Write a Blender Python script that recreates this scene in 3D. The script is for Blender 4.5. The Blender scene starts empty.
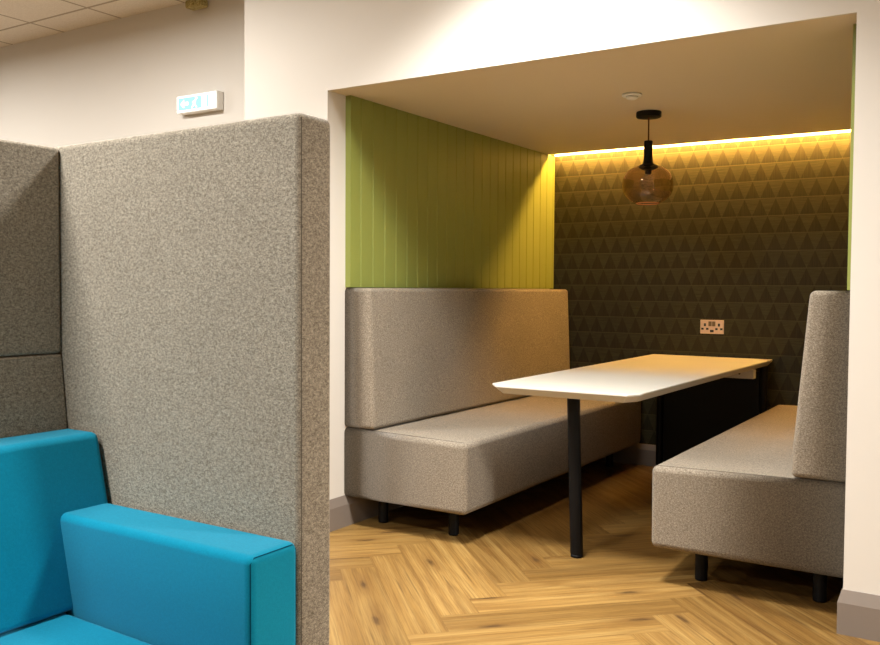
import bpy, bmesh, math, random
from mathutils import Vector, Matrix

random.seed(7)
SC = bpy.context.scene
COL = SC.collection

# ------------------------------------------------------------------ helpers
def link(o):
    COL.objects.link(o)
    return o

def thing(name, loc, label, cat, group=None):
    o = link(bpy.data.objects.new(name, None))
    o.location = loc
    o.empty_display_size = 0.1
    o['label'] = label
    o['category'] = cat
    if group:
        o['group'] = group
    return o

def finish(name, bm, mat, parent=None, smooth=True, weighted=True, label=None):
    """bm is authored in world coordinates; a part is shifted into its thing's frame."""
    origin = Vector((0, 0, 0))
    p = parent
    while p is not None:
        origin += Vector(p.location)
        p = p.parent
    bmesh.ops.recalc_face_normals(bm, faces=bm.faces[:])
    bmesh.ops.translate(bm, verts=bm.verts[:], vec=-origin)
    me = bpy.data.meshes.new(name)
    bm.to_mesh(me)
    bm.free()
    o = link(bpy.data.objects.new(name, me))
    if parent is not None:
        o.parent = parent
    me.materials.append(mat)
    for poly in me.polygons:
        poly.use_smooth = smooth
    if smooth and weighted:
        wn = o.modifiers.new('weighted', 'WEIGHTED_NORMAL')
        wn.keep_sharp = True
        wn.weight = 100
    if label:
        o['label'] = label
    return o

def structure(name, bm, mat, smooth=False):
    o = finish(name, bm, mat, None, smooth=smooth, weighted=smooth)
    o['kind'] = 'structure'
    return o

def add_prism(bm, pts, axis, a, b, bevel=0.0, seg=4, keep=None):
    """Extrude a convex/concave outline along an axis ('x','y','z') and round its edges."""
    def mk(p, t):
        if axis == 'y':
            return (p[0], t, p[1])
        if axis == 'x':
            return (t, p[0], p[1])
        return (p[0], p[1], t)
    va = [bm.verts.new(mk(p, a)) for p in pts]
    vb = [bm.verts.new(mk(p, b)) for p in pts]
    n = len(pts)
    fs = [bm.faces.new(va), bm.faces.new(list(reversed(vb)))]
    for i in range(n):
        j = (i + 1) % n
        fs.append(bm.faces.new((va[j], va[i], vb[i], vb[j])))
    bmesh.ops.recalc_face_normals(bm, faces=fs)
    if bevel > 0:
        es = set()
        for f in fs:
            for e in f.edges:
                if keep is None or not all(keep(v.co) for v in e.verts):
                    es.add(e)
        bmesh.ops.bevel(bm, geom=list(es), offset=bevel, segments=seg, profile=0.5,
                        affect='EDGES', clamp_overlap=True)
    return bm

def box(x0, x1, y0, y1, z0, z1, bevel=0.0, seg=3, bm=None):
    bm = bm or bmesh.new()
    add_prism(bm, [(x0, y0), (x1, y0), (x1, y1), (x0, y1)], 'z', z0, z1, bevel, seg)
    return bm

def lathe(cx, cy, prof, seg=48, bm=None, close=True):
    bm = bm or bmesh.new()
    rings = []
    for r, z in prof:
        if r < 1e-5:
            rings.append([bm.verts.new((cx, cy, z))])
        else:
            rings.append([bm.verts.new((cx + r * math.cos(2 * math.pi * i / seg),
                                        cy + r * math.sin(2 * math.pi * i / seg), z)) for i in range(seg)])
    for A, B in zip(rings, rings[1:]):
        for i in range(seg):
            j = (i + 1) % seg
            if len(A) == 1 and len(B) == 1:
                continue
            if len(A) == 1:
                bm.faces.new((A[0], B[i], B[j]))
            elif len(B) == 1:
                bm.faces.new((A[i], A[j], B[0]))
            else:
                bm.faces.new((A[i], A[j], B[j], B[i]))
    return bm

def tube(pts, r, seg=8, bm=None, cyclic=False):
    bm = bm or bmesh.new()
    pts = [Vector(p) for p in pts]
    n = len(pts)
    rings = []
    for i, p in enumerate(pts):
        if cyclic:
            t = (pts[(i + 1) % n] - pts[i - 1]).normalized()
        else:
            t = (pts[min(i + 1, n - 1)] - pts[max(i - 1, 0)]).normalized()
        up = Vector((0, 0, 1)) if abs(t.z) < 0.9 else Vector((1, 0, 0))
        u = t.cross(up).normalized()
        v = t.cross(u).normalized()
        rings.append([bm.verts.new(p + r * (math.cos(2 * math.pi * k / seg) * u + math.sin(2 * math.pi * k / seg) * v))
                      for k in range(seg)])
    m = n if cyclic else n - 1
    for i in range(m):
        A, B = rings[i], rings[(i + 1) % n]
        for k in range(seg):
            bm.faces.new((A[k], A[(k + 1) % seg], B[(k + 1) % seg], B[k]))
    if not cyclic:
        bm.faces.new(rings[0])
        bm.faces.new(list(reversed(rings[-1])))
    return bm

def sweep(path, prof, bm=None):
    """Sweep a closed (offset, z) outline along a horizontal path with mitred corners;
    the offset points to the right-hand side of travel."""
    bm = bm or bmesh.new()
    P = [Vector((p[0], p[1])) for p in path]
    nrm = []
    for a, b in zip(P, P[1:]):
        d = (b - a).normalized()
        nrm.append(Vector((d.y, -d.x)))
    rings = []
    for i, p in enumerate(P):
        if i == 0:
            m = nrm[0]
        elif i == len(P) - 1:
            m = nrm[-1]
        else:
            s = nrm[i - 1] + nrm[i]
            m = s / (1 + nrm[i - 1].dot(nrm[i]))
        rings.append([bm.verts.new((p.x + m.x * o, p.y + m.y * o, z)) for o, z in prof])
    n = len(prof)
    for A, B in zip(rings, rings[1:]):
        for k in range(n):
            bm.faces.new((A[k], A[(k + 1) % n], B[(k + 1) % n], B[k]))
    bm.faces.new(rings[0])
    bm.faces.new(list(reversed(rings[-1])))
    return bm

# ------------------------------------------------------------------ materials
class NT:
    def __init__(self, name):
        self.m = bpy.data.materials.new(name)
        self.m.use_nodes = True
        self.t = self.m.node_tree
        self.t.nodes.clear()
        self.out = self.n('ShaderNodeOutputMaterial')
        self.b = self.n('ShaderNodeBsdfPrincipled')
        self.l(self.b.outputs[0], self.out.inputs['Surface'])
    def n(self, kind, **kw):
        nd = self.t.nodes.new(kind)
        for k, v in kw.items():
            setattr(nd, k, v)
        return nd
    def l(self, a, b):
        self.t.links.new(a, b)
    def val(self, x, inp):
        if hasattr(x, 'is_output'):
            self.l(x, inp)
        else:
            inp.default_value = x
    def math(self, op, a, b=0.0, c=None):
        nd = self.n('ShaderNodeMath', operation=op)
        self.val(a, nd.inputs[0])
        self.val(b, nd.inputs[1])
        if c is not None:
            self.val(c, nd.inputs[2])
        return nd.outputs[0]
    def mix(self, f, a, b, blend='MIX'):
        nd = self.n('ShaderNodeMix', data_type='RGBA', blend_type=blend)
        self.val(f, nd.inputs[0])
        for x, i in ((a, 6), (b, 7)):
            if hasattr(x, 'is_output'):
                self.l(x, nd.inputs[i])
            else:
                nd.inputs[i].default_value = (x[0], x[1], x[2], 1)
        return nd.outputs[2]
    def coord(self, scale=(1, 1, 1), which='Object'):
        tc = self.n('ShaderNodeTexCoord')
        mp = self.n('ShaderNodeMapping')
        mp.inputs['Scale'].default_value = scale
        self.l(tc.outputs[which], mp.inputs[0])
        return mp.outputs[0]
    def noise(self, vec, scale, detail=2.0, rough=0.5, dist=0.0):
        nd = self.n('ShaderNodeTexNoise')
        nd.inputs['Scale'].default_value = scale
        nd.inputs['Detail'].default_value = detail
        nd.inputs['Roughness'].default_value = rough
        nd.inputs['Distortion'].default_value = dist
        self.l(vec, nd.inputs['Vector'])
        return nd.outputs['Fac']
    def ramp(self, f, stops):
        nd = self.n('ShaderNodeValToRGB')
        cr = nd.color_ramp
        while len(cr.elements) < len(stops):
            cr.elements.new(0.5)
        for e, (p, c) in zip(cr.elements, stops):
            e.position = p
            e.color = (c[0], c[1], c[2], 1)
        self.l(f, nd.inputs[0])
        return nd.outputs[0]
    def maprange(self, v, a, b, c, d):
        nd = self.n('ShaderNodeMapRange')
        self.l(v, nd.inputs[0])
        for i, x in enumerate((a, b, c, d)):
            nd.inputs[i + 1].default_value = x
        return nd.outputs[0]
    def bump(self, h, strength=0.3, dist=0.002):
        nd = self.n('ShaderNodeBump')
        nd.inputs['Strength'].default_value = strength
        nd.inputs['Distance'].default_value = dist
        self.l(h, nd.inputs['Height'])
        self.l(nd.outputs[0], self.b.inputs['Normal'])
    def set(self, **kw):
        for k, v in kw.items():
            k = {'color': 'Base Color', 'rough': 'Roughness', 'metal': 'Metallic',
                 'spec': 'Specular IOR Level', 'sheen': 'Sheen Weight',
                 'emis': 'Emission Color', 'emis_s': 'Emission Strength'}.get(k, k)
            i = self.b.inputs[k]
            if hasattr(v, 'is_output'):
                self.l(v, i)
            elif isinstance(v, (tuple, list)):
                i.default_value = (v[0], v[1], v[2], 1)
            else:
                i.default_value = v
        return self

def plain(name, color, rough=0.5, metal=0.0, spec=0.5, **kw):
    t = NT(name)
    t.set(color=color, rough=rough, metal=metal, spec=spec, **kw)
    return t.m

def paint(name, color, rough=0.6, spec=0.3):
    t = NT(name)
    c = t.coord()
    n1 = t.noise(c, 1.3, 3)
    col = t.mix(t.maprange(n1, 0.3, 0.7, 0.0, 0.05), color, tuple(x * 0.8 for x in color))
    t.set(color=col, rough=rough, spec=spec)
    t.bump(t.noise(c, 260, 2), 0.05, 0.001)
    return t.m

def felt(name, dark, mid, light, scale=260.0, stretch=(1, 1, 1), contrast=(0.33, 0.5, 0.68), bump=0.4, sheen=0.1, spec=0.12):
    """Heathered wool: short mixed fibres of three tones."""
    t = NT(name)
    c = t.coord(stretch)
    a = t.noise(c, scale, 2.0, 0.65)
    b = t.noise(c, scale * 0.36, 2.0, 0.6)
    m = t.math('ADD', t.math('MULTIPLY', a, 0.62), t.math('MULTIPLY', b, 0.38))
    col = t.ramp(m, [(contrast[0], dark), (contrast[1], mid), (contrast[2], light)])
    big = t.noise(c, 4.0, 2.0)
    col = t.mix(t.maprange(big, 0.3, 0.7, 0.0, 0.12), col, dark)
    t.set(color=col, rough=0.95, spec=spec, sheen=sheen)
    t.bump(m, bump, 0.002)
    return t.m

M = {}
M['white_wall'] = paint('warm_white_paint', (0.69, 0.655, 0.60), 0.65)
M['alcove_paint'] = paint('white_paint_led_warmth', (0.72, 0.62, 0.46), 0.6)  # white paint with the LED's warm light tinted into its colour
M['room_wall'] = paint('room_wall_paint', (0.42, 0.41, 0.39), 0.7)
M['skirting'] = paint('grey_beige_skirting_paint', (0.215, 0.178, 0.150), 0.42, 0.4)
M['green'] = paint('olive_green_panel_paint', (0.250, 0.282, 0.066), 0.42, 0.4)
M['booth_felt'] = felt('heather_grey_felt', (0.130, 0.111, 0.084), (0.285, 0.250, 0.197), (0.50, 0.448, 0.36), 330, (1, 1, 1.6),
                       (0.36, 0.50, 0.66))
M['bench_felt'] = felt('heather_grey_weave', (0.100, 0.082, 0.062), (0.236, 0.199, 0.152), (0.415, 0.36, 0.285), 380, (1, 1, 1.15),
                       (0.34, 0.50, 0.66), 0.35)
M['blue'] = felt('teal_blue_wool', (0.0, 0.22, 0.365), (0.0, 0.255, 0.415), (0.002, 0.29, 0.465), 420, (1, 1, 1), (0.30, 0.5, 0.7), 0.15, 0.12, 0.12)
M['seam'] = plain('dark_seam_thread', (0.11, 0.095, 0.075), 0.9, spec=0.1)
M['blue_seam'] = plain('dark_blue_seam', (0.0, 0.055, 0.10), 0.9, spec=0.1)
M['black_metal'] = plain('black_powder_coat', (0.0025, 0.0025, 0.003), 0.5, 0.0, 0.22)
M['black_board'] = plain('black_board', (0.006, 0.006, 0.006), 0.6, 0.0, 0.3)
M['table_white'] = paint('white_laminate', (0.56, 0.54, 0.485), 0.35, 0.4)
M['white_plastic'] = plain('white_plastic', (0.80, 0.79, 0.76), 0.4)
M['grey_steel'] = plain('white_steel_beam', (0.62, 0.60, 0.57), 0.4)
M['socket_steel'] = plain('steel_plate_amber_reflection', (0.80, 0.58, 0.40), 0.35, 0.85)  # brushed steel, its amber reflection put into the base colour
M['socket_black'] = plain('socket_black_insert', (0.012, 0.010, 0.008), 0.5)
M['rocker'] = plain('switch_brass', (0.22, 0.14, 0.07), 0.35, 0.8)
M['olive_sensor'] = felt('mottled_olive_plastic', (0.20, 0.16, 0.05), (0.42, 0.35, 0.14), (0.65, 0.56, 0.30), 90)

# ceiling tiles: mineral-fibre tiles in a 600 mm grid
def tile_material():
    t = NT('suspended_ceiling_tiles')
    tc = t.n('ShaderNodeTexCoord')
    sp = t.n('ShaderNodeSeparateXYZ')
    t.l(tc.outputs['Object'], sp.inputs[0])
    def line(o, off):
        f = t.math('FRACT', t.math('DIVIDE', t.math('SUBTRACT', o, off), 0.606))
        d = t.math('MINIMUM', f, t.math('SUBTRACT', 1.0, f))
        return t.math('LESS_THAN', d, 0.016)
    g = t.math('MAXIMUM', line(sp.outputs[0], -4.926), line(sp.outputs[1], 3.577))
    sp_n = t.noise(tc.outputs['Object'], 120, 2)
    tile = t.mix(t.maprange(sp_n, 0.35, 0.65, 0, 1), (0.70, 0.64, 0.55), (0.78, 0.72, 0.63))
    t.set(color=t.mix(g, tile, (0.40, 0.34, 0.26)), rough=0.85, spec=0.2)
    return t.m
M['tiles'] = tile_material()

# wallpaper: rows of alternating triangles in dark wood-grain olive
def wallpaper_material():
    t = NT('triangle_wallpaper')
    tc = t.n('ShaderNodeTexCoord')
    sp = t.n('ShaderNodeSeparateXYZ')
    t.l(tc.outputs['Object'], sp.inputs[0])
    W, Hh = 0.0963, 0.1115
    zr = t.math('DIVIDE', t.math('SUBTRACT', sp.outputs[2], 1.58), Hh)
    row = t.math('FLOOR', zr)
    fz = t.math('SUBTRACT', zr, row)
    odd = t.math('FLOORED_MODULO', row, 2.0)
    xr = t.math('ADD', t.math('DIVIDE', t.math('SUBTRACT', sp.outputs[0], -2.352), W), t.math('MULTIPLY', odd, 0.5))
    fx = t.math('SUBTRACT', xr, t.math('ROUND', xr))
    tri = t.math('SUBTRACT', t.math('SUBTRACT', 1.0, fz), t.math('MULTIPLY', t.math('ABSOLUTE', fx), 2.0))
    inside = t.maprange(tri, -0.03, 0.03, 0.0, 1.0)
    grain = t.noise(t.coord((9, 1, 190)), 1.0, 3, 0.6)
    grain2 = t.noise(t.coord((150, 1, 6)), 1.0, 2, 0.6)
    lightc = t.mix(t.maprange(grain, 0.3, 0.7, 0, 1), (0.029, 0.027, 0.0105), (0.056, 0.051, 0.021))
    darkc = t.mix(t.maprange(grain2, 0.3, 0.7, 0, 1), (0.016, 0.0145, 0.005), (0.029, 0.026, 0.0095))
    big = t.noise(t.coord((3.2, 1, 3.2)), 1.0, 2)
    col = t.mix(inside, lightc, darkc)
    col = t.mix(t.maprange(big, 0.35, 0.7, 0.0, 0.35), col, darkc)
    edge = t.math('LESS_THAN', fz, 0.035)
    col = t.mix(t.math('MULTIPLY', edge, 0.35), col, (0.15, 0.125, 0.055))
    t.set(color=col, rough=0.6, spec=0.25)
    t.bump(t.math('ADD', t.math('MULTIPLY', inside, 0.5), grain), 0.15, 0.002)
    return t.m
M['wallpaper'] = wallpaper_material()

# herringbone oak: every plank carries its own UV frame and tint attribute
def oak_material():
    t = NT('herringbone_oak_planks')
    uv = t.n('ShaderNodeUVMap', uv_map='grain').outputs[0]
    cell = t.n('ShaderNodeUVMap', uv_map='cell').outputs[0]
    tint = t.n('ShaderNodeAttribute', attribute_name='tint').outputs['Fac']
    def mp(scale):
        m = t.n('ShaderNodeMapping')
        m.inputs['Scale'].default_value = scale
        t.l(uv, m.inputs[0])
        return m.outputs[0]
    streak = t.noise(mp((0.75, 26, 1)), 1.0, 4, 0.62, 0.25)
    crack = t.noise(mp((1.1, 62, 1)), 1.0, 2, 0.5, 0.3)
    fine = t.noise(mp((4, 150, 1)), 1.0, 3, 0.6)
    cath = t.noise(mp((1.3, 12, 1)), 1.0, 2, 0.5, 1.2)
    base = t.ramp(streak, [(0.28, (0.155, 0.080, 0.019)), (0.48, (0.242, 0.140, 0.039)), (0.72, (0.310, 0.200, 0.066))])
    base = t.mix(t.maprange(cath, 0.52, 0.70, 0.0, 0.55), base, (0.125, 0.061, 0.014))
    base = t.mix(t.maprange(fine, 0.45, 0.70, 0.0, 0.50), base, (0.105, 0.052, 0.013))
    base = t.mix(t.maprange(crack, 0.62, 0.72, 0.0, 0.6), base, (0.065, 0.030, 0.009))
    shade = t.ramp(tint, [(0.0, (0.66, 0.60, 0.52)), (0.5, (0.96, 0.94, 0.91)), (1.0, (1.26, 1.26, 1.28))])
    base = t.mix(1.0, base, shade, 'MULTIPLY')
    # knots
    vo = t.n('ShaderNodeTexVoronoi', voronoi_dimensions='2D')
    vo.inputs['Scale'].default_value = 1.0
    t.l(mp((1.7, 6.2, 1)), vo.inputs['Vector'])
    wob = t.math('MULTIPLY', t.math('SUBTRACT', t.noise(mp((30, 70, 1)), 1.0, 2), 0.5), 0.10)
    kd = t.math('ADD', vo.outputs['Distance'], wob)
    sepc = t.n('ShaderNodeSeparateColor')
    t.l(vo.outputs['Color'], sepc.inputs[0])
    has = t.math('GREATER_THAN', sepc.outputs[0], 0.62)
    knot = t.math('MULTIPLY', t.maprange(kd, 0.025, 0.105, 1.0, 0.0), has)
    ring = t.math('MULTIPLY', t.maprange(kd, 0.10, 0.30, 0.45, 0.0), has)
    base = t.mix(ring, base, (0.13, 0.062, 0.015))
    base = t.mix(t.math('MULTIPLY', knot, 0.75), base, (0.045, 0.021, 0.008))
    # joint lines
    sp = t.n('ShaderNodeSeparateXYZ')
    t.l(cell, sp.inputs[0])
    def near(o, w):
        d = t.math('MINIMUM', o, t.math('SUBTRACT', 1.0, o))
        return t.math('LESS_THAN', d, w)
    j = t.math('MAXIMUM', near(sp.outputs[0], 0.0012), near(sp.outputs[1], 0.0075))
    base = t.mix(t.math('MULTIPLY', j, 0.5), base, (0.10, 0.05, 0.014))
    t.set(color=base, rough=t.maprange(fine, 0.3, 0.7, 0.36, 0.50), spec=0.4)
    t.bump(t.math('SUBTRACT', t.math('MULTIPLY', fine, 0.4), j), 0.12, 0.001)
    return t.m
M['oak'] = oak_material()

def glass_material(name, tint, gloss=0.09, rough=0.05):
    t = NT(name)
    tr = t.n('ShaderNodeBsdfTransparent')
    tr.inputs[0].default_value = (*tint, 1)
    gl = t.n('ShaderNodeBsdfGlossy')
    gl.inputs['Color'].default_value = (1, 0.93, 0.85, 1)
    gl.inputs['Roughness'].default_value = rough
    lw = t.n('ShaderNodeLayerWeight')
    lw.inputs[0].default_value = 0.5
    rim = t.math('MULTIPLY', t.math('POWER', lw.outputs['Facing'], 5.0), 0.55)
    mx = t.n('ShaderNodeMixShader')
    t.l(t.math('ADD', rim, gloss * 0.4), mx.inputs[0])
    t.l(tr.outputs[0], mx.inputs[1])
    t.l(gl.outputs[0], mx.inputs[2])
    t.l(mx.outputs[0], t.out.inputs['Surface'])
    return t.m
M['smoked_glass'] = glass_material('smoked_brown_glass', (0.74, 0.64, 0.55))
M['clear_glass'] = glass_material('clear_bulb_glass', (0.94, 0.92, 0.88), 0.25)
M['rim_glass'] = plain('glass_rim_orange_reflection', (0.42, 0.17, 0.07), 0.12, 0.0, 0.8)  # orange reflection along the rim painted in as base colour
M['cord'] = plain('brown_textile_cord', (0.10, 0.035, 0.015), 0.8)

def emitter(name, color, strength):
    t = NT(name)
    t.set(color=(0.8, 0.8, 0.8), emis=color, emis_s=strength)
    return t.m
LED_STRENGTH = 560.0
ROOM_STRENGTH = 4.0
M['led'] = emitter('amber_led', (1.0, 0.53, 0.13), LED_STRENGTH)
M['panel_light'] = emitter('warm_panel_light', (1.0, 0.935, 0.85), ROOM_STRENGTH)
M['sign_cyan'] = emitter('exit_sign_cyan', (0.40, 0.92, 0.90), 0.66)
M['sign_cyan'].node_tree.nodes['Principled BSDF'].inputs['Base Color'].default_value = (0.16, 0.42, 0.42, 1)
M['sign_white'] = emitter('exit_sign_white', (0.92, 1.0, 1.0), 1.5)

# ------------------------------------------------------------------ dimensions
Y0 = 3.394            # face of the front wall
XL, XR = -2.819, -0.457   # opening
ZH = 2.18            # head of the opening and alcove ceiling
YN = 3.535            # depth of the white reveal
YB = 5.925            # wallpapered back wall
ZC = 2.97            # office ceiling
YS, XS = 3.83, -3.378  # recessed wall and where the front wall ends
RX0, RX1, RY0 = -8.0, 4.0, -4.5

# ------------------------------------------------------------------ setting
def build_floor():
    w, L = 0.1535, 0.93
    s = math.sqrt(0.5)
    d1, d2 = Vector((s, -s)), Vector((s, s))
    dy = w * math.sqrt(2)
    bm = bmesh.new()
    uvg = bm.loops.layers.uv.new('grain')
    uvc = bm.loops.layers.uv.new('cell')
    tint = bm.faces.layers.float.new('tint')
    def plank(o, along, across):
        r1, r2, r3 = random.random(), random.random(), random.random()
        c = [o, o + along * L, o + along * L + across * w, o + across * w]
        if max(p.x for p in c) < RX0 - .2 or min(p.x for p in c) > RX1 + .2 or max(p.y for p in c) < RY0 - .2 or min(p.y for p in c) > YB + .25:
            return
        f = bm.faces.new([bm.verts.new((p.x, p.y, 0)) for p in c])
        f[tint] = r1
        for lp, (a, b) in zip(f.loops, ((0, 0), (1, 0), (1, 1), (0, 1))):
            lp[uvg].uv = (a * L + r2 * 37.0, b * w + r3 * 23.0)
            lp[uvc].uv = (a, b)
    ax, ay = -2.398, 2.968
    pair = L * math.sqrt(2)
    for ci in range(-6, 7):
        for k in range(-50, 40):
            A = Vector((ax + ci * pair, ay + k * dy))
            plank(A, d1, d2)
            plank(A + d1 * L, d2, d1)
    for co, no in (((RX0 - .1, 0, 0), (-1, 0, 0)), ((RX1 + .1, 0, 0), (1, 0, 0)), ((0, RY0 - .1, 0), (0, -1, 0)), ((0, YB + .1, 0), (0, 1, 0))):
        bmesh.ops.bisect_plane(bm, geom=bm.verts[:] + bm.edges[:] + bm.faces[:], plane_co=co, plane_no=no, clear_outer=True)
    o = structure('floor', bm, M['oak'])
    if o.data.polygons[0].normal.z < 0:
        o.data.flip_normals()
build_floor()

T = 0.15
# front wall with the alcove opening
bm = box(XS, XL, Y0, YN, 0, ZC)
box(XL, XR, Y0, Y0 + .012, ZH, ZC, bm=bm)
box(XR, RX1, Y0, YN, 0, ZC, bm=bm)
box(XS, XS + 0.12, YN, YS + .05, 0, ZC, bm=bm)
structure('wall_front', bm, M['white_wall'])
structure('wall_recess', box(RX0, XS + 0.12, YS, YS + T, 0, ZC), M['white_wall'])
structure('wall_left', box(RX0 - T, RX0, RY0, YS + T, 0, ZC), M['room_wall'])
structure('wall_right', box(RX1, RX1 + T, RY0, YN, 0, ZC), M['room_wall'])
structure('wall_back', box(RX0 - T, RX1 + T, RY0 - T, RY0, 0, ZC), M['room_wall'])
structure('ceiling', box(RX0 - T, RX1 + T, RY0 - T, YS + T, ZC, ZC + .1), M['tiles'])
# alcove shell
structure('wall_alcove_left', box(XL - T, XL, YN, YB + T, 0, ZH + .2), M['alcove_paint'])
structure('wall_alcove_right', box(XR, XR + T, YN, YB + T, 0, ZH + .2), M['alcove_paint'])
structure('wall_alcove_back', box(XL, XR, YB, YB + T, 0, ZH + .2), M['wallpaper'])
YSLOT = 5.825
bm = box(XL, XR, Y0 + .012, YSLOT, ZH, ZH + .14)
box(XL, XR, YSLOT, YB, ZH + .075, ZH + .14, bm=bm)
structure('ceiling_alcove', bm, M['alcove_paint'])

# green tongue-and-groove panelling on both side walls
def panelling(name, xw, side, th):
    gd, gw = 0.005, 0.005
    y0, y1 = YN, YB - .002
    ys = []
    y = 3.62
    while y < y1 - .02:
        ys.append(y)
        y += 0.1035
    out = [(xw, y0), (xw + side * th, y0)]
    for y in ys:
        out += [(xw + side * th, y - gw), (xw + side * (th - gd), y), (xw + side * th, y + gw)]
    out += [(xw + side * th, y1), (xw, y1)]
    b = bmesh.new()
    add_prism(b, out, 'z', 1.219, ZH - .001)
    return structure(name, b, M['green'])
panelling('trim_1', XL, 1, 0.033)
panelling('trim_2', XR, -1, 0.030)

# skirting boards
SK = [(0, 0), (0.016, 0), (0.016, 0.113), (0.004, 0.158), (0, 0.158)]
structure('baseboard_left', sweep([(XS, YS), (XS, Y0), (XL, Y0), (XL, YN + .008)][1:], SK), M['skirting'])
structure('baseboard_right', sweep([(XR, YN + .008), (XR, Y0), (RX1, Y0)], SK), M['skirting'])
SKA = [(0, 0), (0.016, 0), (0.016, 0.108), (0.004, 0.147), (0, 0.147)]
structure('baseboard_alcove', sweep([(XL, YN + .008), (XL, YB), (XR, YB), (XR, YN + .008)], SKA), M['skirting'])
structure('baseboard_recess', sweep([(RX0, YS), (XS, YS)], SK), M['skirting'])

# ------------------------------------------------------------------ lights of the place
led = thing('led_strip', ((XL + XR) / 2, 5.871, ZH + .06), 'glowing amber light strip hidden in the ceiling slot above the triangle wallpaper', 'led strip')
finish('light_band', box(XL + .03, XR - .03, 5.864, 5.878, ZH + .044, ZH + .052), M['led'], led, smooth=False)
finish('channel', box(XL + .03, XR - .03, 5.860, 5.882, ZH + .0525, ZH + .0745), M['grey_steel'], led, smooth=False)
finish('glow_reflector', box(XL + .03, XR - .03, 5.9205, 5.9245, ZH + .0005, ZH + .0745), M['white_plastic'], led, smooth=False, label='added white reflector strip catching the light on the wall')  # reflector added beside the strip so a bright line shows on the wall

def ceiling_light(x, y, watts, spread, label):
    t = thing('ceiling_light', (x, y, ZC), label, 'ceiling light', 'square light panels in the tiled ceiling')
    h = 0.295
    b = bmesh.new()
    box(x - h, x + h, y - h, y - h + .018, ZC - .014, ZC - .001, bm=b)
    box(x - h, x + h, y + h - .018, y + h, ZC - .014, ZC - .001, bm=b)
    box(x - h, x - h + .018, y - h + .018, y + h - .018, ZC - .014, ZC - .001, bm=b)
    box(x + h - .018, x + h, y - h + .018, y + h - .018, ZC - .014, ZC - .001, bm=b)
    finish('frame', b, M['white_plastic'], t, smooth=False)
    finish('diffuser', box(x - h + .018, x + h - .018, y - h + .018, y + h - .018, ZC - .010, ZC - .002), M['panel_light'], t, smooth=False)
    ld = bpy.data.lights.new('panel_lamp', 'AREA')     # area lamp added under the diffuser; spread shapes its beam
    ld.shape = 'SQUARE'
    ld.size = 0.45
    ld.energy = watts
    ld.color = (1.0, 0.965, 0.91)
    ld.spread = math.radians(spread)
    lo = link(bpy.data.objects.new('lamp', ld))
    lo.parent = t
    lo.location = (0, 0, -.012)
for args in ((-1.593, 2.668, 80, 120, 'square ceiling light panel just in front of the alcove opening'),
             (2.649, 2.668, 250, 165, 'added fill light panel far right of the alcove, near the white wall'),  # added out of view to light the right-facing screen and arm ends
             (-2.199, 0.244, 97, 175, 'square ceiling light panel above the blue sofa booth'),
             (-1.593, -2.180, 125, 175, 'added fill light panel far from the alcove, beyond the sofa booth'),  # unseen panel added to lift the bench fronts
             (-4.017, 2.062, 92, 175, 'added fill light panel in front of the recessed wall with the exit sign'),  # unseen panel added to brighten the recessed wall
             (-6.441, 2.062, 115, 175, 'added fill light panel near the far left corner of the office')):  # another added panel, out of view, for the recessed wall's brightness
    ceiling_light(*args)

# ------------------------------------------------------------------ benches in the alcove
def bench(side, label):
    """side=-1: against the left wall, +1: against the right wall."""
    xw = XL if side < 0 else XR
    W = 0.719 if side < 0 else 0.753
    def X(d):                       # distance from the wall
        return xw - side * d
    yf, yr = 3.528, YB - .012
    t = thing('bench', (X(W / 2), (yf + yr) / 2, 0), label, 'bench', 'grey upholstered alcove benches')
    b = bmesh.new()
    add_prism(b, [(X(.002), .150), (X(W), .150), (X(W + .002), .492), (X(.002), .506)], 'y', yf, yr, 0.028, 5,
              keep=lambda c: abs(c.x - X(.002)) < 1e-4)
    seat = finish('seat', b, M['bench_felt'], t)
    b = tube([(X(.02), yf + .022, .5045), (X(W - .02), yf + .022, .4912)], 0.0022)
    finish('seam', b, M['seam'], seat)
    b = bmesh.new()
    lean = 0.158 if side < 0 else 0.158
    low = 0.187 if side < 0 else 0.212
    add_prism(b, [(X(.002), .508), (X(low), .508), (X(low - .004), .62), (X(lean), 1.216), (X(.002), 1.216)], 'y', yf + .002, yr, 0.022, 5,
              keep=lambda c: abs(c.x - X(.002)) < 1e-4)
    back = finish('backrest', b, M['bench_felt'], t)
    d = low
    pts = [(X(low - .022), yf + .006, .522), (X(low - .026), yf + .006, .62), (X(lean - .02), yf + .006, 1.195), (X(.055), yf + .006, 1.197)]
    if side > 0:
        finish('seam', tube(pts, 0.0020), M['seam'], back)
    for y in (yf + .17, yr - .17):
        for dd in (W - .165, .125):
            b = lathe(X(dd), y, [(0, .002), (.024, .002), (.026, .006), (.026, .1495), (0, .1495)], 24)
            finish('leg', b, M['black_metal'], t)
    return t
bench(-1, 'long grey upholstered bench along the green panelled wall, left of the table')
bench(1, 'grey upholstered bench right of the table, partly hidden by the white pier')

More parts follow.
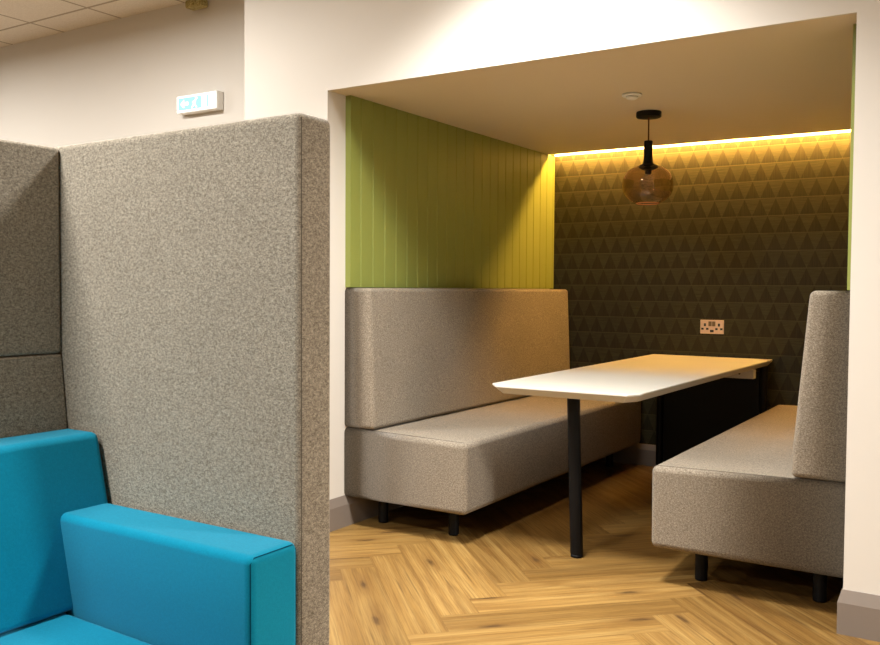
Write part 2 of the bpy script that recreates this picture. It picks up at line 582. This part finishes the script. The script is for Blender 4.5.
# ------------------------------------------------------------------ table
def build_table():
    t = thing('table', (-1.63, 4.7, 0), 'long white topped meeting table with a black front leg between the benches', 'table')
    zt, zb = 0.776, 0.738
    top = [(-2.006, 3.612), (-1.950, 3.538), (-1.322, 3.538), (-1.283, 3.602), (-1.240, 5.905), (-2.022, 5.905)]
    cx, cy = -1.63, 4.7
    def inset(p, d):
        return (p[0] + (d if p[0] < cx else -d), p[1] + (d if p[1] < cy else 0))
    b = bmesh.new()
    layers = [([inset(p, .002) for p in top], zt), (top, zt - .003), (top, zt - .008), ([inset(p, .027) for p in top], zb)]
    rings = [[b.verts.new((p[0], p[1], z)) for p in pts] for pts, z in layers]
    b.faces.new(rings[0])
    b.faces.new(list(reversed(rings[-1])))
    n = len(top)
    for A, B in zip(rings, rings[1:]):
        for i in range(n):
            j = (i + 1) % n
            b.faces.new((A[i], A[j], B[j], B[i]))
    finish('tabletop', b, M['table_white'], t, smooth=False)
    def leg(x, y, r, splay=0.0):
        b = lathe(x, y, [(0, .016), (r, .016), (r, zb - .001), (0, zb - .001)], 32)
        for v in b.verts:
            v.co.x -= splay * v.co.z / zb
        p = finish('leg', b, M['black_metal'], t)
        finish('foot', lathe(x, y, [(0, .001), (r * .9, .001), (r * .96, .004), (r * .96, .0155), (0, .0155)], 32), M['black_metal'], p)
    leg(-1.612, 3.705, .029, .026)
    leg(-1.945, 5.835, .024)
    leg(-1.275, 5.835, .024)
    finish('modesty_panel', box(-1.919, -1.301, 5.825, 5.845, .06, .700, .002, 2), M['black_board'], t)
    beam = finish('crossbeam', box(-1.90, -1.262, 5.50, 5.56, .682, zb - .001, .003, 2), M['grey_steel'], t, label='white steel crossbeam under the top')
    b = bmesh.new()
    bmesh.ops.create_cone(b, cap_ends=True, segments=16, radius1=.006, radius2=.006, depth=.003,
                          matrix=Matrix.Translation((-1.345, 5.4985, .712)) @ Matrix.Rotation(math.pi / 2, 4, 'X'))
    finish('screw', b, M['black_metal'], beam, smooth=False)
build_table()

# ------------------------------------------------------------------ pendant
def build_pendant():
    cx, cy = -1.655, 4.70
    t = thing('pendant_lamp', (cx, cy, ZH), 'smoked glass globe pendant with black stem hanging from the alcove ceiling', 'lamp')
    finish('canopy', lathe(cx, cy, [(0, ZH - .0005), (.066, ZH - .0005), (.067, ZH - .004), (.067, ZH - .026), (.064, ZH - .030), (0, ZH - .030)], 48), M['black_metal'], t)
    finish('cord', lathe(cx, cy, [(0, ZH - .0305), (.004, ZH - .0305), (.004, 2.0245), (0, 2.0245)], 12), M['cord'], t)
    finish('stem', lathe(cx, cy, [(0, 2.024), (.021, 2.024), (.023, 2.020), (.024, 1.915), (.028, 1.902), (.040, 1.893), (.053, 1.889), (.053, 1.879), (.034, 1.870), (.022, 1.868), (0, 1.868)], 40), M['black_metal'], t)
    # open-bottomed globe
    prof = []
    for i in range(25):
        dz = .100 - .200 * i / 24
        prof.append((.136 * (1 - abs(dz / .108) ** 2.3) ** (1 / 2.3), 1.786 + dz))
    prof[0] = (.052, 1.8865)
    g = finish('glass_shade', lathe(cx, cy, prof, 64), M['smoked_glass'], t, weighted=False)
    ring = [(cx + prof[-1][0] * math.cos(a), cy + prof[-1][0] * math.sin(a), prof[-1][1]) for a in [2 * math.pi * i / 48 for i in range(48)]]
    finish('rim', tube(ring, .0028, 8, cyclic=True), M['rim_glass'], g, label='glass rim with orange reflection in its colour')
    h = finish('lamp_holder', lathe(cx, cy, [(0, 1.8675), (.017, 1.8675), (.017, 1.845), (0, 1.845)], 24), M['black_metal'], t)
    finish('bulb', lathe(cx, cy, [(.012, 1.8445), (.014, 1.832), (.024, 1.815), (.035, 1.792), (.038, 1.772), (.033, 1.752), (.020, 1.738), (0, 1.733)], 32), M['clear_glass'], h, weighted=False)
build_pendant()

# ------------------------------------------------------------------ small fittings
def build_detector():
    cx, cy = -1.577, 4.23
    t = thing('smoke_detector', (cx, cy, ZH), 'small round white smoke detector on the alcove ceiling', 'smoke detector')
    finish('base', lathe(cx, cy, [(0, ZH - .0005), (.048, ZH - .0005), (.049, ZH - .008), (.044, ZH - .012), (0, ZH - .012)], 40), M['white_plastic'], t)
    finish('sensor_cap', lathe(cx, cy, [(0, ZH - .0122), (.030, ZH - .0122), (.028, ZH - .022), (.018, ZH - .027), (0, ZH - .028)], 40), M['white_plastic'], t)
build_detector()

def build_socket():
    x0, x1, z0, z1 = -1.708, -1.553, 0.927, 1.019
    yw = YB
    xc = (x0 + x1) / 2
    t = thing('wall_socket', (xc, yw, (z0 + z1) / 2), 'steel double socket plate, amber reflection in its colour, on the triangle wallpaper', 'socket')
    finish('faceplate', box(x0, x1, yw - .008, yw - .0005, z0, z1, .003, 2), M['socket_steel'], t)
    for sx in (-1, 1):
        px = xc + sx * .046
        for hx, hz, w, h in ((0, .013, .013, .019), (-.016, -.014, .016, .013), (.016, -.014, .016, .013)):
            finish('pin_hole', box(px + hx - w / 2, px + hx + w / 2, yw - .0090, yw - .0082, (z0 + z1) / 2 + hz - h / 2, (z0 + z1) / 2 + hz + h / 2), M['socket_black'], t, smooth=False)
        finish('switch', box(xc + sx * .012 - .0105, xc + sx * .012 + .0105, yw - .0115, yw - .0082, z1 - .042, z1 - .010, .001, 1), M['rocker'], t)
    finish('usb_port', box(xc - .012, xc + .012, yw - .0090, yw - .0082, z0 + .010, z0 + .026), M['socket_black'], t, smooth=False)
build_socket()

def build_exit_sign():
    x0, x1, z0, z1 = -4.335, -3.985, 2.278, 2.388
    yw = YS
    t = thing('exit_sign', ((x0 + x1) / 2, yw, (z0 + z1) / 2), 'small lit emergency exit sign box on the white wall above the booth', 'exit sign')
    finish('housing', box(x0, x1, yw - .055, yw - .001, z0, z1, .006, 3), M['white_plastic'], t)
    yf = yw - .0555
    f = finish('sign_face', box(x0 + .008, x1 - .008, yf - .003, yf, z0 + .008, z1 - .008), M['sign_white'], t, smooth=False, label='glowing white sign face')
    finish('sign_field', box(x0 + .022, x1 - .070, yf - .0040, yf - .0032, z0 + .018, z1 - .018), M['sign_cyan'], f, smooth=False, label='pale turquoise pictogram field')
    # running figure, arrow and doorway, pale against the turquoise field
    b = bmesh.new()
    ya, yb = yf - .0052, yf - .0042
    zc = (z0 + z1) / 2
    def poly(pts):
        add_prism(b, pts, 'y', ya, yb)
    def done(name):
        return finish(name, b, M['sign_white'], f, smooth=False)
    xd = x0 + .225
    poly([(xd, zc - .034), (xd + .040, zc - .034), (xd + .040, zc + .034), (xd, zc + .034)])          # doorway
    done('doorway')
    b = bmesh.new()
    xm = x0 + .165
    poly([(xm + .010 * math.cos(a) + .014, zc + .026 + .008 * math.sin(a)) for a in [i * math.pi / 6 for i in range(12)]])  # head
    poly([(xm - .010, zc - .004), (xm + .006, zc - .006), (xm + .014, zc + .016), (xm - .002, zc + .016)])               # torso
    poly([(xm - .008, zc - .004), (xm + .004, zc - .006), (xm + .022, zc - .030), (xm + .012, zc - .032)])               # leg forward
    poly([(xm - .030, zc - .030), (xm - .022, zc - .034), (xm - .002, zc - .008), (xm - .010, zc - .003)])               # leg behind
    poly([(xm - .022, zc + .004), (xm - .002, zc + .014), (xm - .001, zc + .007), (xm - .020, zc - .001)])               # arm
    done('running_figure')
    b = bmesh.new()
    xa = x0 + .040
    poly([(xa, zc), (xa + .032, zc + .026), (xa + .032, zc - .026)])                                                      # arrow
    poly([(xa + .033, zc - .010), (xa + .070, zc - .010), (xa + .070, zc + .010), (xa + .033, zc + .010)])
    done('arrow')
build_exit_sign()

def build_sensor():
    x0, x1 = -4.238, -4.105
    yw = YS
    t = thing('motion_sensor', ((x0 + x1) / 2, yw - .03, ZC), 'small mottled olive box under the ceiling tiles above the exit sign', 'sensor')
    finish('bracket', box(x0 + .03, x1 - .03, yw - .060, yw - .012, ZC - .018, ZC - .001, .002, 1), M['grey_steel'], t)
    finish('body', box(x0, x1, yw - .075, yw - .004, ZC - .068, ZC - .0185, .012, 3), M['olive_sensor'], t)
    b = bmesh.new()
    bmesh.ops.create_uvsphere(b, u_segments=20, v_segments=10, radius=.018, matrix=Matrix.Translation(((x0 + x1) / 2, yw - .072, ZC - .045)))
    finish('lens', b, M['olive_sensor'], t, weighted=False)
build_sensor()

# ------------------------------------------------------------------ high-backed sofa booth
def build_sofa():
    xb, xf = -1.969, -1.193          # inner face of the back screen, front edge of the side screens
    yi = 1.351                       # inner face of the side screen in view
    ym = -0.11                       # inner face of the other side screen
    th = 0.104
    zt = 1.556
    t = thing('sofa', (-1.60, 0.62, 0), 'blue sofa enclosed by tall grey felt privacy screens', 'sofa')
    def side_screen(ya, yb, inner):
        b = bmesh.new()
        add_prism(b, [(xb - .085, .10), (xf, .10), (xf, zt + .011), (xb - .085, zt + .006)], 'y', ya, yb, 0.016, 5)
        s = finish('side_screen', b, M['booth_felt'], t, label='grey felt side screen')
        ys = inner + (.008 if inner > 0 else -.008)
        finish('seam', tube([(xf - .0035, ys, .13), (xf - .0035, ys, zt)], .0015), M['seam'], s)
    side_screen(yi, yi + th, yi)
    side_screen(ym - th, ym, ym)
    b = bmesh.new()
    add_prism(b, [(xb - .085, 1.052), (xb, 1.049), (xb, zt), (xb - .085, zt)], 'y', ym + .001, yi - .001, .010, 4)
    finish('back_screen', b, M['booth_felt'], t, label='grey felt back screen')
    b = bmesh.new()
    add_prism(b, [(xb - .085, .10), (xb + .060, .10), (xb + .060, .50), (xb + .021, .866), (xb, 1.047), (xb - .085, 1.050)], 'y', ym + .001, yi - .001, .006, 3)
    finish('lower_back_screen', b, M['booth_felt'], t, label='grey felt lower back leaning forward')
    # blue upholstery
    b = bmesh.new()
    add_prism(b, [(-1.895, .492), (-1.730, .492), (-1.818, .868), (-1.936, .868)], 'y', ym + .006, yi - .007, .016, 4)
    finish('backrest', b, M['blue'], t)
    def arm(y0, y1, yin):
        b = bmesh.new()
        add_prism(b, [(-1.742, .250), (-1.190, .250), (-1.190, .704), (-1.794, .704)], 'y', y0, y1, .018, 4)
        a = finish('armrest', b, M['blue'], t)
        e = .0155
        z1, z2 = .704 - e, .27
        s = tube([(-1.1955, y0 + e * .35, z2), (-1.1955, y0 + e * .35, z1), (-1.1955, y0 + e, .704 - e * .35), (-1.1955, y1 - e, .704 - e * .35), (-1.1955, y1 - e * .35, z1), (-1.1955, y1 - e * .35, z2)], .0012)
        finish('seam', s, M['blue_seam'], a)
    arm(1.208, 1.346, 1.208)
    arm(ym + .006, ym + .137, ym + .137)
    b = bmesh.new()
    add_prism(b, [(-1.895, .330), (-1.165, .330), (-1.160, .478), (-1.724, .490), (-1.895, .490)], 'y', ym + .139, 1.206, .018, 4)
    finish('seat', b, M['blue'], t)
    finish('seat_base', box(-1.890, -1.190, ym + .140, 1.205, .12, .329, .006, 2), M['booth_felt'], t, label='grey felt seat base')
    for x in (-1.28, -1.95):
        for y in (yi + .04, ym - .04):
            finish('leg', lathe(x, y, [(0, .001), (.020, .001), (.022, .004), (.022, .0995), (0, .0995)], 20), M['black_metal'], t)
build_sofa()

# ------------------------------------------------------------------ camera
F, yaw, pitch, roll = 886.918, -0.566607, 0.0381286, -0.0061896
cy_, sy_ = math.cos(yaw), math.sin(yaw)
cp, sp_ = math.cos(pitch), math.sin(pitch)
f = Vector((sy_ * cp, cy_ * cp, -sp_))
r = Vector((cy_, -sy_, 0))
d = f.cross(r)
r2 = r * math.cos(roll) + d * math.sin(roll)
d2 = -r * math.sin(roll) + d * math.cos(roll)
cam_d = bpy.data.cameras.new('camera')
cam = link(bpy.data.objects.new('camera', cam_d))
mw = Matrix(((r2.x, -d2.x, -f.x, 0), (r2.y, -d2.y, -f.y, 0), (r2.z, -d2.z, -f.z, 1.2147), (0, 0, 0, 1)))
cam.matrix_world = mw
cam_d.sensor_fit = 'HORIZONTAL'
cam_d.sensor_width = 36.0
cam_d.lens = F / 880.0 * 36.0
cam_d.clip_start = 0.05
SC.camera = cam

# ------------------------------------------------------------------ world and colour
w = bpy.data.worlds.new('office_world')
w.use_nodes = True
w.node_tree.nodes['Background'].inputs[0].default_value = (0.02, 0.02, 0.02, 1)
SC.world = w
SC.view_settings.view_transform = 'Standard'
SC.view_settings.look = 'None'
SC.view_settings.gamma = 1.0
SC.view_settings.use_curve_mapping = False
SC.view_settings.exposure = -0.11
cy = SC.cycles
cy.use_denoising = True
cy.max_bounces = 8
cy.diffuse_bounces = 3
cy.glossy_bounces = 3
cy.transparent_max_bounces = 12
cy.sample_clamp_indirect = 8.0
cy.caustics_reflective = False
cy.caustics_refractive = False
